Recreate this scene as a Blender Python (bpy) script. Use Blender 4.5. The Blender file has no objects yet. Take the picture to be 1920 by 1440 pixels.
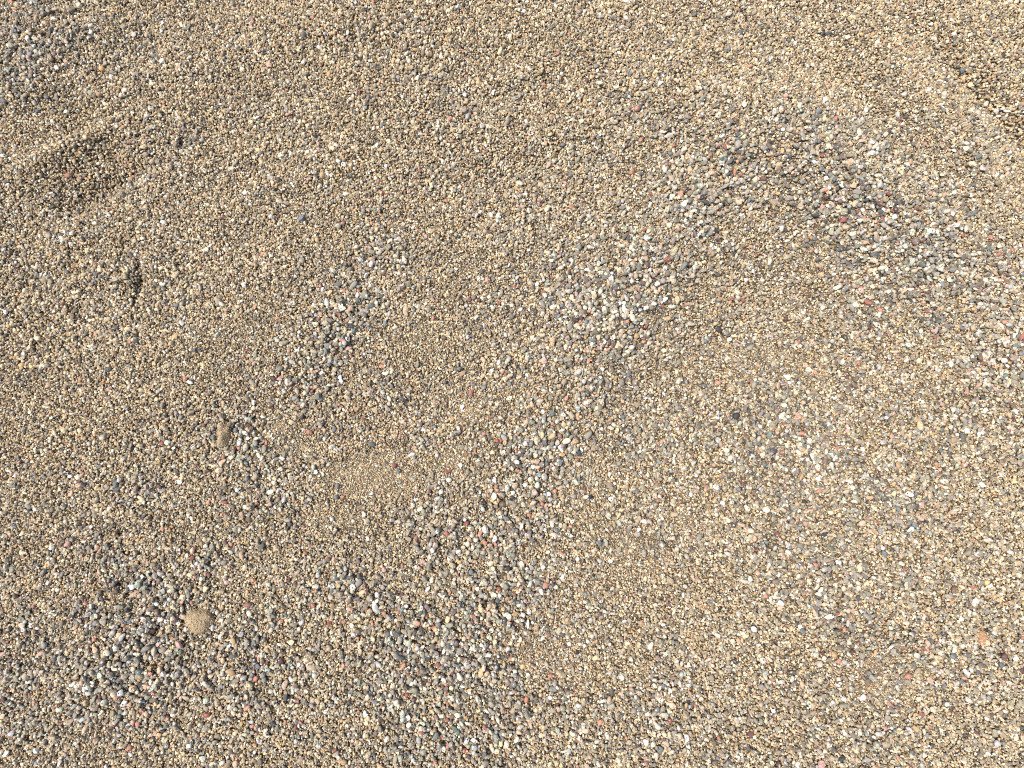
import bpy, bmesh, math
import numpy as np
from mathutils import Matrix, Vector

sc = bpy.context.scene
COL = sc.collection
rng = np.random.default_rng(41)

# ------------------------------------------------------------------ camera
CAM_H, CAM_TILT, CAM_Y, LENS = 0.50, math.radians(5.0), -0.045, 18.0
cam_data = bpy.data.cameras.new('camera')
cam = bpy.data.objects.new('camera', cam_data)
COL.objects.link(cam)
cam_data.lens = LENS
cam_data.sensor_width = 36.0
cam_data.clip_start = 0.01
cam_data.clip_end = 200.0
cam.location = (0.0, CAM_Y, CAM_H)
cam.rotation_euler = (CAM_TILT, 0.0, 0.0)
sc.camera = cam

# ------------------------------------------------------------------ sky, sun, exposure
SUN_AZ = math.radians(-84.0)       # from the left of the view, clockwise from +Y
SUN_EL = math.radians(60.0)
world = bpy.data.worlds.new('World')
sc.world = world
world.use_nodes = True
wn = world.node_tree.nodes
wl = world.node_tree.links
wn.clear()
sky = wn.new('ShaderNodeTexSky')
sky.sky_type = 'NISHITA'
sky.sun_disc = False
sky.sun_elevation = SUN_EL
sky.sun_rotation = SUN_AZ
sky.dust_density = 5.0
sky.ozone_density = 0.6
bg = wn.new('ShaderNodeBackground')
bg.inputs['Strength'].default_value = 0.15
wo = wn.new('ShaderNodeOutputWorld')
wl.new(sky.outputs[0], bg.inputs['Color'])
wl.new(bg.outputs[0], wo.inputs['Surface'])

sun_data = bpy.data.lights.new('sun', 'SUN')
sun_data.energy = 2.7
sun_data.angle = math.radians(11.0)
sun_data.color = (1.0, 0.965, 0.90)
sun = bpy.data.objects.new('sun', sun_data)
COL.objects.link(sun)
sdir = Vector((math.sin(SUN_AZ) * math.cos(SUN_EL), math.cos(SUN_AZ) * math.cos(SUN_EL), math.sin(SUN_EL)))
sun.rotation_euler = sdir.to_track_quat('Z', 'Y').to_euler()
sun.location = sdir * 5

sc.view_settings.view_transform = 'Standard'
sc.view_settings.look = 'None'
sc.view_settings.gamma = 1.0
sc.view_settings.use_curve_mapping = False
sc.view_settings.exposure = 0.46
sc.cycles.use_denoising = False
sc.cycles.filter_width = 1.1

# ------------------------------------------------------------------ layout helpers
ct, st = math.cos(CAM_TILT), math.sin(CAM_TILT)
def ground_at(px, py, z=0.0):
    """a place on the beach, read off a 1920 x 1440 plan of it -> metres"""
    px = np.asarray(px, float); py = np.asarray(py, float)
    a = (px - 960.0) / 960.0 * (18.0 / LENS)
    b = (720.0 - py) / 960.0 * (18.0 / LENS)
    dx, dy, dz = a, b * ct + st, b * st - ct
    t = (z - CAM_H) / dz
    return dx * t, CAM_Y + dy * t
PX = 0.52e-3                           # metres to one unit of the plan, about

def smooth(t):
    return t * t * t * (t * (t * 6 - 15) + 10)
class Noise:
    def __init__(self, seed):
        self.g = np.random.default_rng(seed).uniform(-1, 1, (256, 256))
    def __call__(self, x, y, wavelength):
        u = x / wavelength + 100.3; v = y / wavelength + 77.7
        i = np.floor(u).astype(int); j = np.floor(v).astype(int)
        fu = smooth(u - i); fv = smooth(v - j)
        g = self.g
        a = g[i & 255, j & 255]; b = g[(i + 1) & 255, j & 255]
        c = g[i & 255, (j + 1) & 255]; d = g[(i + 1) & 255, (j + 1) & 255]
        return (a * (1 - fu) + b * fu) * (1 - fv) + (c * (1 - fu) + d * fu) * fv
N1, N2, N3, N4, N5, N6 = [Noise(s) for s in (11, 12, 13, 14, 15, 16)]

def blob_table(txt, lie=False):
    rows = []
    for r in txt.replace('\n', ';').split(';'):
        r = r.split()
        if r:
            x, y, rx, ry, ang, w = [float(v) for v in r]
            X, Y = ground_at(x, y)
            for _ in range(3 if lie else 0):
                X, Y = ground_at(x, y, broad(np.array(X), np.array(Y)))
            rows.append((float(X), float(Y), rx * PX, ry * PX, math.radians(ang), w))
    return rows
def blobs(x, y, rows, mode='sum'):
    out = np.zeros_like(x)
    for X, Y, rx, ry, a, w in rows:
        c, s = math.cos(a), math.sin(a)
        u = ((x - X) * c + (y - Y) * s) / rx
        v = (-(x - X) * s + (y - Y) * c) / ry
        g = w * np.exp(-(u * u + v * v))
        out = out + g if mode == 'sum' else np.maximum(out, g)
    return out

# bumps, creases and dents (plan x y rx ry angle height)
RELIEF = blob_table("""120 288 120 26 27 .013;180 350 120 26 27 -.012;1765 245 150 45 -50 .008;1855 190 190 26 -50 -.014;60 110 140 80 20 .006
700 95 90 45 15 -.005;1050 130 120 50 -10 -.004;900 340 220 60 5 -.004;330 700 180 80 20 .004;880 740 120 70 10 .004
700 890 130 45 10 .0035;1110 990 70 170 -15 .003;330 520 80 45 20 -.004;1360 640 70 40 0 -.003;300 150 170 50 15 .005;540 340 120 40 30 .004
470 430 130 35 30 -.004;980 870 110 70 0 -.0025;1350 460 120 40 15 .003;560 800 80 40 10 .003;690 930 90 30 5 -.003;860 1040 90 60 0 .002
250 520 6 34 2 -.009;1900 330 60 40 -45 -.005;1300 1040 120 40 -20 -.003;1640 1270 80 60 0 .004;1690 1330 70 30 20 -.003;1500 555 60 20 -30 -.003
105 250 90 26 20 -.003;820 620 120 45 25 .003;1000 250 160 40 8 .004;1250 180 180 40 -20 .004;1600 180 130 40 -40 -.004;1400 250 400 220 -15 .012;1170 570 480 105 54 .016;1640 390 330 80 -36 .010;1460 560 90 260 20 -.006;527 811 30 22 10 .0045;545 826 26 14 20 -.003
664 888 70 16 8 .0035;668 862 70 14 5 -.0025;1668 1262 60 42 30 .004;1672 1305 62 16 25 -.0035;1620 1235 20 45 20 -.003;860 580 90 16 30 -.003;905 770 60 14 35 .003
1440 640 80 18 30 .003;1330 650 70 18 20 -.003;1740 420 250 40 -40 .004;300 690 130 20 15 -.003;620 735 60 14 35 -.0025;1250 930 120 24 -30 .003""")
def broad(x, y):
    return 0.0045 * N1(x, y, 0.30) + 0.0028 * N2(x, y, 0.11) + 0.0012 * N3(x, y, 0.045) + blobs(x, y, RELIEF)
# where the washed pebbles lie, where dust-fine sand lies, where the crust is crumbly (plan x y rx ry angle weight)
COARSE = blob_table("""1000 865 95 85 0 1.1;1060 770 70 80 0 .8;1125 655 115 90 40 .85;1180 540 180 90 25 .95;1250 480 120 75 20 .85
1400 290 200 95 -10 .95;1490 250 120 75 0 .8;1620 390 160 90 -35 1.0;1770 480 160 95 -30 .9;1875 600 90 160 0 .85;1860 770 90 120 0 .6
1625 665 160 90 0 .65;1560 730 120 80 0 .45;650 600 75 130 -40 .85;725 485 75 50 20 .75;560 725 70 60 0 .5;470 820 45 32 0 .9
435 955 75 100 0 .65;360 1060 80 75 0 .65;300 1150 90 85 0 .85;235 1300 130 90 35 1.0;150 1370 100 60 0 .65;905 1000 140 85 0 .95
920 1115 135 85 0 .95;845 1190 125 90 0 .95;780 1300 125 80 0 .75;785 1385 150 65 0 .85;905 1400 110 60 0 .7;690 1130 85 65 0 .75
560 1150 85 65 0 .6;1250 1330 95 95 0 .55;1390 1000 80 50 0 .35;1560 1120 110 80 0 .4;1690 1370 100 60 0 .55;85 90 100 60 30 .65
220 80 80 50 0 .5;1080 420 60 40 0 .3;950 690 50 40 0 .6;500 1270 80 70 0 .45;400 1360 90 60 0 .5;1520 1250 80 60 0 .45;730 720 60 40 0 .5
560 900 40 40 0 .2;1350 840 70 60 0 .45;1870 1250 70 60 0 .5;1350 1190 60 40 0 .4;1000 1300 70 50 0 .35;1300 385 120 70 45 .9;1095 715 85 85 0 .85;955 955 100 75 40 .95;1540 310 100 65 -30 .9;1215 460 90 60 40 .85;1100 1400 80 40 0 .5""", True)
MEDIUM = blob_table("""1500 900 560 480 0 .55;1720 480 330 260 0 .62;250 1250 420 260 0 .55;850 1260 420 260 0 .58;1600 1300 420 250 0 .5;1150 550 420 200 40 .55
600 650 150 200 -30 .45;100 90 180 120 0 .45;400 950 200 150 0 .4;1000 800 250 200 0 .45;700 350 900 350 0 .16""", True)
COARSE_WIDE = [(X, Y, rx * 1.4, ry * 1.4, a, w) for X, Y, rx, ry, a, w in COARSE]
FINE = blob_table("""700 895 120 50 10 1;885 755 60 45 0 .8;850 862 70 40 0 .9;1185 1040 90 100 0 .7;1020 1225 110 60 0 .7;1670 1285 90 60 0 1
1340 655 70 45 0 .6;560 835 60 40 0 .8;650 965 80 40 0 .8;1130 1250 90 50 0 .5;500 1140 45 35 0 .7;1760 260 110 60 -40 .5;900 540 130 70 0 .4
425 1170 40 30 0 .6;980 760 60 40 0 .7;1100 930 50 90 0 .5;120 180 90 60 20 .5;420 690 120 60 10 .35;1440 660 70 50 0 .5;760 1000 50 40 0 .5;80 720 90 60 0 .2;527 811 34 26 10 1.1;664 885 85 30 8 1;1668 1265 70 55 30 1;770 640 110 40 20 .5;480 600 120 50 20 .5;1540 480 60 30 0 .5""", True)
CRUMB = blob_table("""250 250 260 200 0 .9;130 560 230 260 0 1;700 90 230 110 0 1;1050 160 200 120 0 .9;1820 180 130 150 0 1;420 560 170 130 0 .8;900 330 220 90 0 .7
1300 1010 260 120 0 .5;1380 90 250 90 0 .6;150 850 200 120 0 .7;1780 1100 170 160 0 .5;1400 1150 130 120 0 .45;600 250 150 120 0 .8;1600 60 150 60 0 .7;1340 640 100 70 0 .5""", True)

def coarse_map(x, y):
    c = np.maximum(0.85 * blobs(x, y, COARSE_WIDE, 'max'), blobs(x, y, MEDIUM, 'max'))
    c = c + 0.18 * N4(x, y, 0.028) + 0.16 * N5(x, y, 0.07) + 0.16 * N3(x, y, 0.012)
    inside = np.clip((0.62 - np.maximum(np.abs(x), np.abs(y) * 1.25)) / 0.08, 0, 1)
    far = 0.45 + 0.6 * N5(x, y, 0.16)
    return np.clip(c * inside + far * (1 - inside), 0, 1)
def fine_map(x, y):
    return np.clip(blobs(x, y, FINE, 'max') + 0.25 * N6(x, y, 0.035), 0, 1)
def crumb_map(x, y):
    return np.clip(blobs(x, y, CRUMB, 'max') + 0.2 * N6(x, y, 0.05), 0.08, 1)
def height(x, y):
    h = broad(x, y)
    cr = crumb_map(x, y) * (1 - 0.7 * fine_map(x, y))
    h = h + cr * (0.0013 * N4(x, y, 0.016) + 0.0010 * N5(x, y, 0.0085))
    u, v = x * 0.93 + y * 0.36, -x * 0.36 + y * 0.93      # low broken ledges, side by side
    h = h + cr * 0.0030 * N2(u * 0.22, v, 0.024)
    return h

# ------------------------------------------------------------------ materials
def lin(c):
    c = np.asarray(c, float) / 255.0
    return np.where(c <= 0.04045, c / 12.92, ((c + 0.055) / 1.055) ** 2.4)

def stone_material(name, source, rough=0.78, mottling=0.35, grain=900.0):
    m = bpy.data.materials.new(name)
    m.use_nodes = True
    nt = m.node_tree; n = nt.nodes; l = nt.links
    bs = n['Principled BSDF']
    bs.inputs['Roughness'].default_value = rough
    bs.inputs['Specular IOR Level'].default_value = 0.35
    if source == 'instance':
        a = n.new('ShaderNodeAttribute'); a.attribute_type = 'INSTANCER'; a.attribute_name = 'tint'
        src = a.outputs['Color']
    else:
        a = n.new('ShaderNodeObjectInfo'); src = a.outputs['Color']
    geo = n.new('ShaderNodeNewGeometry')
    no = n.new('ShaderNodeTexNoise')
    no.inputs['Scale'].default_value = grain; no.inputs['Detail'].default_value = 3.0; no.inputs['Roughness'].default_value = 0.65
    l.new(geo.outputs['Position'], no.inputs['Vector'])
    mr = n.new('ShaderNodeMapRange')
    mr.inputs['From Min'].default_value = 0.3; mr.inputs['From Max'].default_value = 0.7
    mr.inputs['To Min'].default_value = 1.0 - mottling; mr.inputs['To Max'].default_value = 1.0 + mottling * 0.7
    l.new(no.outputs['Fac'], mr.inputs['Value'])
    mul = n.new('ShaderNodeVectorMath'); mul.operation = 'SCALE'
    l.new(src, mul.inputs[0]); l.new(mr.outputs['Result'], mul.inputs['Scale'])
    l.new(mul.outputs['Vector'], bs.inputs['Base Color'])
    bp = n.new('ShaderNodeBump')
    bp.inputs['Strength'].default_value = 0.25; bp.inputs['Distance'].default_value = 0.0004
    l.new(no.outputs['Fac'], bp.inputs['Height'])
    l.new(bp.outputs['Normal'], bs.inputs['Normal'])
    return m

def ground_material():
    m = bpy.data.materials.new('packed_sand')
    m.use_nodes = True
    nt = m.node_tree; n = nt.nodes; l = nt.links
    bs = n['Principled BSDF']
    bs.inputs['Roughness'].default_value = 0.9
    bs.inputs['Specular IOR Level'].default_value = 0.2
    geo = n.new('ShaderNodeNewGeometry')
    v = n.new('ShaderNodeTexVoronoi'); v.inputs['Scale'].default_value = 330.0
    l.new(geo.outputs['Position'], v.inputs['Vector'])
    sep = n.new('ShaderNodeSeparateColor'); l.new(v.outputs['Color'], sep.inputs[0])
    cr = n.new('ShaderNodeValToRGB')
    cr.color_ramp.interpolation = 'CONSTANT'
    stops = [(0.0, (112, 94, 70)), (0.3, (134, 114, 86)), (0.5, (100, 90, 76)), (0.66, (84, 72, 58)),  # shade in the gaps between grains painted in as darker browns
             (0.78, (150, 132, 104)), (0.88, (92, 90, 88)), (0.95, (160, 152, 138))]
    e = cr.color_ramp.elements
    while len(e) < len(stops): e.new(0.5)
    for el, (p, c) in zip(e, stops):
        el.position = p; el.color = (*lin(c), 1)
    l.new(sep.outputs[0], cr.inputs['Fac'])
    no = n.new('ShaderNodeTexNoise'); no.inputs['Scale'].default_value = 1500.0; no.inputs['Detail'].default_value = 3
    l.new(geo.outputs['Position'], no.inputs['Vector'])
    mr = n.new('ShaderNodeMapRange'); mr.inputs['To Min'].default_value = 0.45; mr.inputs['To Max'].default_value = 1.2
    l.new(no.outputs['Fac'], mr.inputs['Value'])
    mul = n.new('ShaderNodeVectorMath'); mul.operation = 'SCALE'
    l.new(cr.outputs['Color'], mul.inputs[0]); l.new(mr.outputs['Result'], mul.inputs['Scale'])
    fine_sand = n.new('ShaderNodeAttribute'); fine_sand.attribute_type = 'GEOMETRY'; fine_sand.attribute_name = 'fine_sand'  # fine-sand patches, where the painted gap shade fades out
    v2 = n.new('ShaderNodeTexVoronoi'); v2.inputs['Scale'].default_value = 1300.0
    l.new(geo.outputs['Position'], v2.inputs['Vector'])
    sep2 = n.new('ShaderNodeSeparateColor'); l.new(v2.outputs['Color'], sep2.inputs[0])
    cr2 = n.new('ShaderNodeValToRGB')
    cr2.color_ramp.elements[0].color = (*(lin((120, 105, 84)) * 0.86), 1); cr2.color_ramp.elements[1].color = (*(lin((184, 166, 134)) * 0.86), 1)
    l.new(sep2.outputs[0], cr2.inputs['Fac'])
    mix = n.new('ShaderNodeMix'); mix.data_type = 'RGBA'
    dm = n.new('ShaderNodeMath'); dm.operation = 'MULTIPLY'; dm.inputs[1].default_value = 0.8; l.new(fine_sand.outputs['Fac'], dm.inputs[0]); l.new(dm.outputs[0], mix.inputs[0]); l.new(mul.outputs['Vector'], mix.inputs[6]); l.new(cr2.outputs['Color'], mix.inputs[7])
    l.new(mix.outputs[2], bs.inputs['Base Color'])
    sub = n.new('ShaderNodeMath'); sub.operation = 'SUBTRACT'; sub.inputs[0].default_value = 1.0
    l.new(v.outputs['Distance'], sub.inputs[1])
    bp = n.new('ShaderNodeBump'); bp.inputs['Strength'].default_value = 1.0; bp.inputs['Distance'].default_value = 0.0015
    l.new(sub.outputs[0], bp.inputs['Height']); l.new(bp.outputs['Normal'], bs.inputs['Normal'])
    return m

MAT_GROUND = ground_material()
MAT_SAND = stone_material('sand_grain', 'instance', 0.8, 0.3, 1400.0)
MAT_GRAVEL = stone_material('gravel_stone', 'instance', 0.72, 0.3, 700.0)
MAT_PEBBLE = stone_material('pebble_stone', 'object', 0.7, 0.42, 480.0)

def tag(o, label, category, group=None, kind=None):
    o['label'] = label; o['category'] = category
    if group: o['group'] = group
    if kind: o['kind'] = kind
    return o

# ------------------------------------------------------------------ ground: one sheet out to the horizon
SAND_Z = 0.0022                        # the grains' bed stands this far above the sheet
def build_ground():
    xi = np.arange(-0.90, 0.9001, 0.004); yi = np.arange(-0.75, 0.8001, 0.004)
    out = np.array([0.05, 0.12, 0.25, 0.5, 1, 2, 5, 12, 30, 60.0])
    xs = np.concatenate([xi[0] - out[::-1], xi, xi[-1] + out])
    ys = np.concatenate([yi[0] - out[::-1], yi, yi[-1] + out])
    X, Y = np.meshgrid(xs, ys)
    fmv = fine_map(X.ravel(), Y.ravel()) * (1 - np.clip(1.3 * coarse_map(X.ravel(), Y.ravel()) - 0.3, 0, 1))
    fmv = np.clip(0.85 * fmv + 0.3 * N3(X.ravel(), Y.ravel(), 0.018) * fmv, 0, 1)
    Z = height(X.ravel(), Y.ravel()) - SAND_Z * (1 - 0.75 * fmv)
    V = np.stack([X.ravel(), Y.ravel(), Z], 1)
    nx, ny = len(xs), len(ys)
    i = (np.arange(ny - 1)[:, None] * nx + np.arange(nx - 1)[None, :]).ravel()
    F = np.stack([i, i + 1, i + 1 + nx, i + nx], 1)
    me = bpy.data.meshes.new('ground')
    me.vertices.add(len(V)); me.vertices.foreach_set('co', V.ravel())
    me.loops.add(len(F) * 4); me.loops.foreach_set('vertex_index', F.ravel())
    me.polygons.add(len(F)); me.polygons.foreach_set('loop_start', np.arange(0, len(F) * 4, 4))
    me.polygons.foreach_set('use_smooth', np.ones(len(F), bool))
    me.update(calc_edges=True); me.validate()
    at = me.attributes.new('fine_sand', 'FLOAT', 'POINT'); at.data.foreach_set('value', fmv.astype(np.float32))
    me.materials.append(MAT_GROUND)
    o = bpy.data.objects.new('ground', me); COL.objects.link(o)
    tag(o, 'gently uneven beach ground of packed tan sand under the gravel', 'ground', kind='structure')
build_ground()

# ------------------------------------------------------------------ stone shapes
def stone_mesh(name, seed, subdiv, angular, mat):
    r = np.random.default_rng(seed)
    bm = bmesh.new()
    bmesh.ops.create_icosphere(bm, subdivisions=subdiv, radius=1.0)
    P = np.array([v.co[:] for v in bm.verts])
    d = np.zeros(len(P))
    for k in range(5):
        w = r.normal(size=3); w *= r.uniform(1.2, 3.0) / np.linalg.norm(w)
        d += r.uniform(0.04, 0.11) * np.sin(P @ w + r.uniform(0, 6.28))
    P = P * (1 + d)[:, None]
    for k in range(int(8 if angular else 3)):
        nrm = r.normal(size=3); nrm /= np.linalg.norm(nrm)
        off = r.uniform(0.55, 0.82) if angular else r.uniform(0.72, 0.9)
        q = P @ nrm - off
        P = P - nrm[None, :] * (np.clip(q, 0, None) * (0.96 if angular else 0.8))[:, None]
    lo, hi = P.min(0), P.max(0)
    P = (P - (lo + hi) / 2) / ((hi - lo) / 2)
    for v, p in zip(bm.verts, P): v.co = p
    me = bpy.data.meshes.new(name)
    bm.to_mesh(me); bm.free()
    me.polygons.foreach_set('use_smooth', np.ones(len(me.polygons), bool))
    if angular and subdiv > 2:
        try: me.set_sharp_from_angle(angle=math.radians(26))
        except Exception: pass
    me.materials.append(mat)
    return me
NV = 14
def shape_collection(name, subdiv, mat, seed):
    c = bpy.data.collections.new(name)
    for k in range(NV):
        me = stone_mesh('%s_shape' % name, seed + k, subdiv, k >= 5, mat)
        o = bpy.data.objects.new('%s_shape_%02d' % (name, k), me)
        c.objects.link(o)
    return c
SAND_SHAPES = shape_collection('sand', 2, MAT_SAND, 300)
GRAVEL_SHAPES = shape_collection('gravel', 3, MAT_GRAVEL, 500)

def scatter_object(name, pos, rot, scl, col, idx, shapes, label, category):
    me = bpy.data.meshes.new(name)
    n = len(pos)
    me.vertices.add(n); me.vertices.foreach_set('co', np.ascontiguousarray(pos, np.float32).ravel())
    def attr(nm, typ, data, key):
        a = me.attributes.new(nm, typ, 'POINT'); a.data.foreach_set(key, np.ascontiguousarray(data).ravel())
    attr('rot', 'FLOAT_VECTOR', rot.astype(np.float32), 'vector')
    attr('scl', 'FLOAT_VECTOR', scl.astype(np.float32), 'vector')
    attr('tint', 'FLOAT_COLOR', np.concatenate([col, np.ones((n, 1))], 1).astype(np.float32), 'color')
    attr('idx', 'INT', idx.astype(np.int32), 'value')
    o = bpy.data.objects.new(name, me); COL.objects.link(o)
    ng = bpy.data.node_groups.new(name + '_grains', 'GeometryNodeTree')
    ng.interface.new_socket('Geometry', in_out='INPUT', socket_type='NodeSocketGeometry')
    ng.interface.new_socket('Geometry', in_out='OUTPUT', socket_type='NodeSocketGeometry')
    N = ng.nodes; L = ng.links
    gi = N.new('NodeGroupInput'); go = N.new('NodeGroupOutput')
    ci = N.new('GeometryNodeCollectionInfo')
    ci.inputs['Collection'].default_value = shapes
    ci.inputs['Separate Children'].default_value = True
    ci.inputs['Reset Children'].default_value = True
    iop = N.new('GeometryNodeInstanceOnPoints')
    iop.inputs['Pick Instance'].default_value = True
    def named(nm, typ):
        a = N.new('GeometryNodeInputNamedAttribute'); a.data_type = typ; a.inputs['Name'].default_value = nm
        return a.outputs['Attribute']
    L.new(gi.outputs[0], iop.inputs['Points'])
    L.new(ci.outputs[0], iop.inputs['Instance'])
    L.new(named('idx', 'INT'), iop.inputs['Instance Index'])
    e2r = N.new('FunctionNodeEulerToRotation')
    L.new(named('rot', 'FLOAT_VECTOR'), e2r.inputs[0])
    L.new(e2r.outputs[0], iop.inputs['Rotation'])
    L.new(named('scl', 'FLOAT_VECTOR'), iop.inputs['Scale'])
    L.new(iop.outputs[0], go.inputs[0])
    md = o.modifiers.new('grains', 'NODES'); md.node_group = ng
    tag(o, label, category, kind='stuff')
    return o

# ------------------------------------------------------------------ colours of the stones
PAL = {  # key: (name in labels, colour)
 'W': ('white', (236, 234, 228)), 'C': ('cream', (222, 208, 176)), 'Y': ('pale yellow', (222, 200, 138)),
 'O': ('ochre', (204, 160, 88)), 'T': ('tan', (184, 162, 128)), 'P': ('peach', (220, 172, 130)),
 'S': ('salmon', (214, 126, 92)), 'R': ('brick red', (170, 84, 72)), 'M': ('maroon', (110, 70, 70)),
 'K': ('pink', (214, 152, 142)), 'V': ('lavender grey', (184, 182, 184)), 'B': ('slate blue', (116, 123, 129)),
 'N': ('dark slate', (66, 71, 80)), 'D': ('dark grey', (96, 97, 100)), 'G': ('grey', (148, 143, 134)),
 'E': ('olive grey', (148, 144, 122)), 'I': ('pale green', (188, 198, 176)), 'U': ('mauve', (142, 118, 110)),
 'H': ('brown', (128, 106, 82)), 'L': ('pale blue', (182, 190, 194)), 'A': ('pale grey', (192, 188, 178)),
 'Q': ('grey-green', (104, 128, 118)), 'X': ('near-black', (44, 44, 48))}
ALB = 0.86
def muted(c, f=0.62):
    c = lin(c); g = c @ np.array([.25, .6, .15])
    return (g + (c - g) * f) * ALB
PLIN = {k: muted(v[1]) for k, v in PAL.items()}

HUE = np.array([1.0, 1.0, 0.95])      # an even, faint yellow tint on sand and stones
def pick_colours(n, keys, probs, r, jit=0.16):
    probs = np.array(probs, float); probs /= probs.sum()
    T = np.array([PLIN[k] if isinstance(k, str) else lin(k) * ALB for k in keys])
    c = T[r.choice(len(keys), n, p=probs)] * HUE
    v = np.exp(r.normal(0, jit, n))[:, None] * np.exp(r.normal(0, 0.025, (n, 3)))
    return np.clip(c * v, 0.01, 0.85)

# ------------------------------------------------------------------ sand: the bed of coarse grains
def jitter_grid(x0, x1, y0, y1, s, r):
    xs = np.arange(x0, x1, s); ys = np.arange(y0, y1, s * 0.866)
    X, Y = np.meshgrid(xs, ys)
    X = X + (np.arange(len(ys)) % 2)[:, None] * s * 0.5
    X = X.ravel() + r.uniform(-.5, .5, X.size) * s
    Y = Y.ravel() + r.uniform(-.5, .5, Y.size) * s
    return X, Y
FX0, FX1, FY0, FY1 = -0.585, 0.585, -0.405, 0.455      # dense bed
WX0, WX1, WY0, WY1 = -0.90, 0.90, -0.75, 0.80      # thinner bed round it
def build_sand():
    r = np.random.default_rng(5)
    xs, ys, ds = [], [], []
    X, Y = jitter_grid(FX0, FX1, FY0, FY1, 0.00172, r)
    cm, fm, cb = coarse_map(X, Y), fine_map(X, Y), crumb_map(X, Y)
    keep = r.random(len(X)) > 0.4 * cm
    D = np.exp(r.normal(0, 0.30, len(X))) * (0.00172 + 0.00035 * cb - 0.0005 * fm)
    xs.append(X[keep]); ys.append(Y[keep]); ds.append(D[keep])
    X, Y = jitter_grid(FX0, FX1, FY0, FY1, 0.00115, r)   # finer filling where the sand is dusty
    keep = r.random(len(X)) < np.clip(fine_map(X, Y) - 0.2, 0, 0.9)
    X, Y = X[keep], Y[keep]
    xs.append(X); ys.append(Y); ds.append(np.exp(r.normal(0, 0.2, len(X))) * 0.00105)
    X, Y = jitter_grid(WX0, WX1, WY0, WY1, 0.0040, r)
    keep = (X < FX0) | (X > FX1) | (Y < FY0) | (Y > FY1)
    X, Y = X[keep], Y[keep]
    xs.append(X); ys.append(Y); ds.append(np.exp(r.normal(0, 0.25, len(X))) * 0.0042)
    X = np.concatenate(xs); Y = np.concatenate(ys); D = np.concatenate(ds)
    n = len(X)
    cb = crumb_map(X, Y); fm = fine_map(X, Y); cm = coarse_map(X, Y)
    Z = height(X, Y) + r.normal(0, 1, n) * (0.0003 + 0.0007 * cb * (1 - 0.7 * fm)) - 0.0011 * cm
    S = np.stack([D * r.uniform(0.46, 0.68, n), D * r.uniform(0.40, 0.54, n), D * r.uniform(0.34, 0.5, n)], 1)
    R = np.stack([r.uniform(-.6, .6, n), r.uniform(-.6, .6, n), r.uniform(0, 6.28, n)], 1)
    keys = [(191, 171, 140), (173, 153, 124), (211, 194, 164), (146, 129, 104), (112, 100, 83), (156, 150, 140), (110, 110, 110), (232, 224, 208), (204, 168, 124), (74, 70, 66), (176, 140, 118)]
    pr = [.24, .17, .15, .11, .07, .10, .05, .06, .04, .04, .02]
    k = 90000                                   # grains caught on and between the stones
    X2 = r.uniform(FX0, FX1, k); Y2 = r.uniform(FY0, FY1, k)
    near = np.ones(k, bool)
    for (q, lx, ly) in zip(LUMPS, LX, LY): near &= (X2 - lx) ** 2 + (Y2 - ly) ** 2 > (0.36 * q[2] * PX) ** 2
    X2, Y2 = X2[near], Y2[near]; k = len(X2)
    Z2 = HM[((Y2 - HY0) / RES).astype(int), ((X2 - HX0) / RES).astype(int)]
    D2 = 0.00125 * np.exp(r.normal(0, 0.25, k))
    X = np.concatenate([X, X2]); Y = np.concatenate([Y, Y2]); Z = np.concatenate([Z, Z2])
    S = np.concatenate([S, np.stack([D2 * 0.55, D2 * 0.47, D2 * 0.4], 1)])
    R = np.concatenate([R, np.stack([r.uniform(-.6, .6, k), r.uniform(-.6, .6, k), r.uniform(0, 6.28, k)], 1)])
    n = len(X)
    C = pick_colours(n, keys, pr, r, 0.24)
    return scatter_object('sand', np.stack([X, Y, Z], 1), R, S, C, r.integers(0, NV, n), SAND_SHAPES,
                          'coarse tan and brown sand grains covering the whole beach surface', 'sand')

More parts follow.
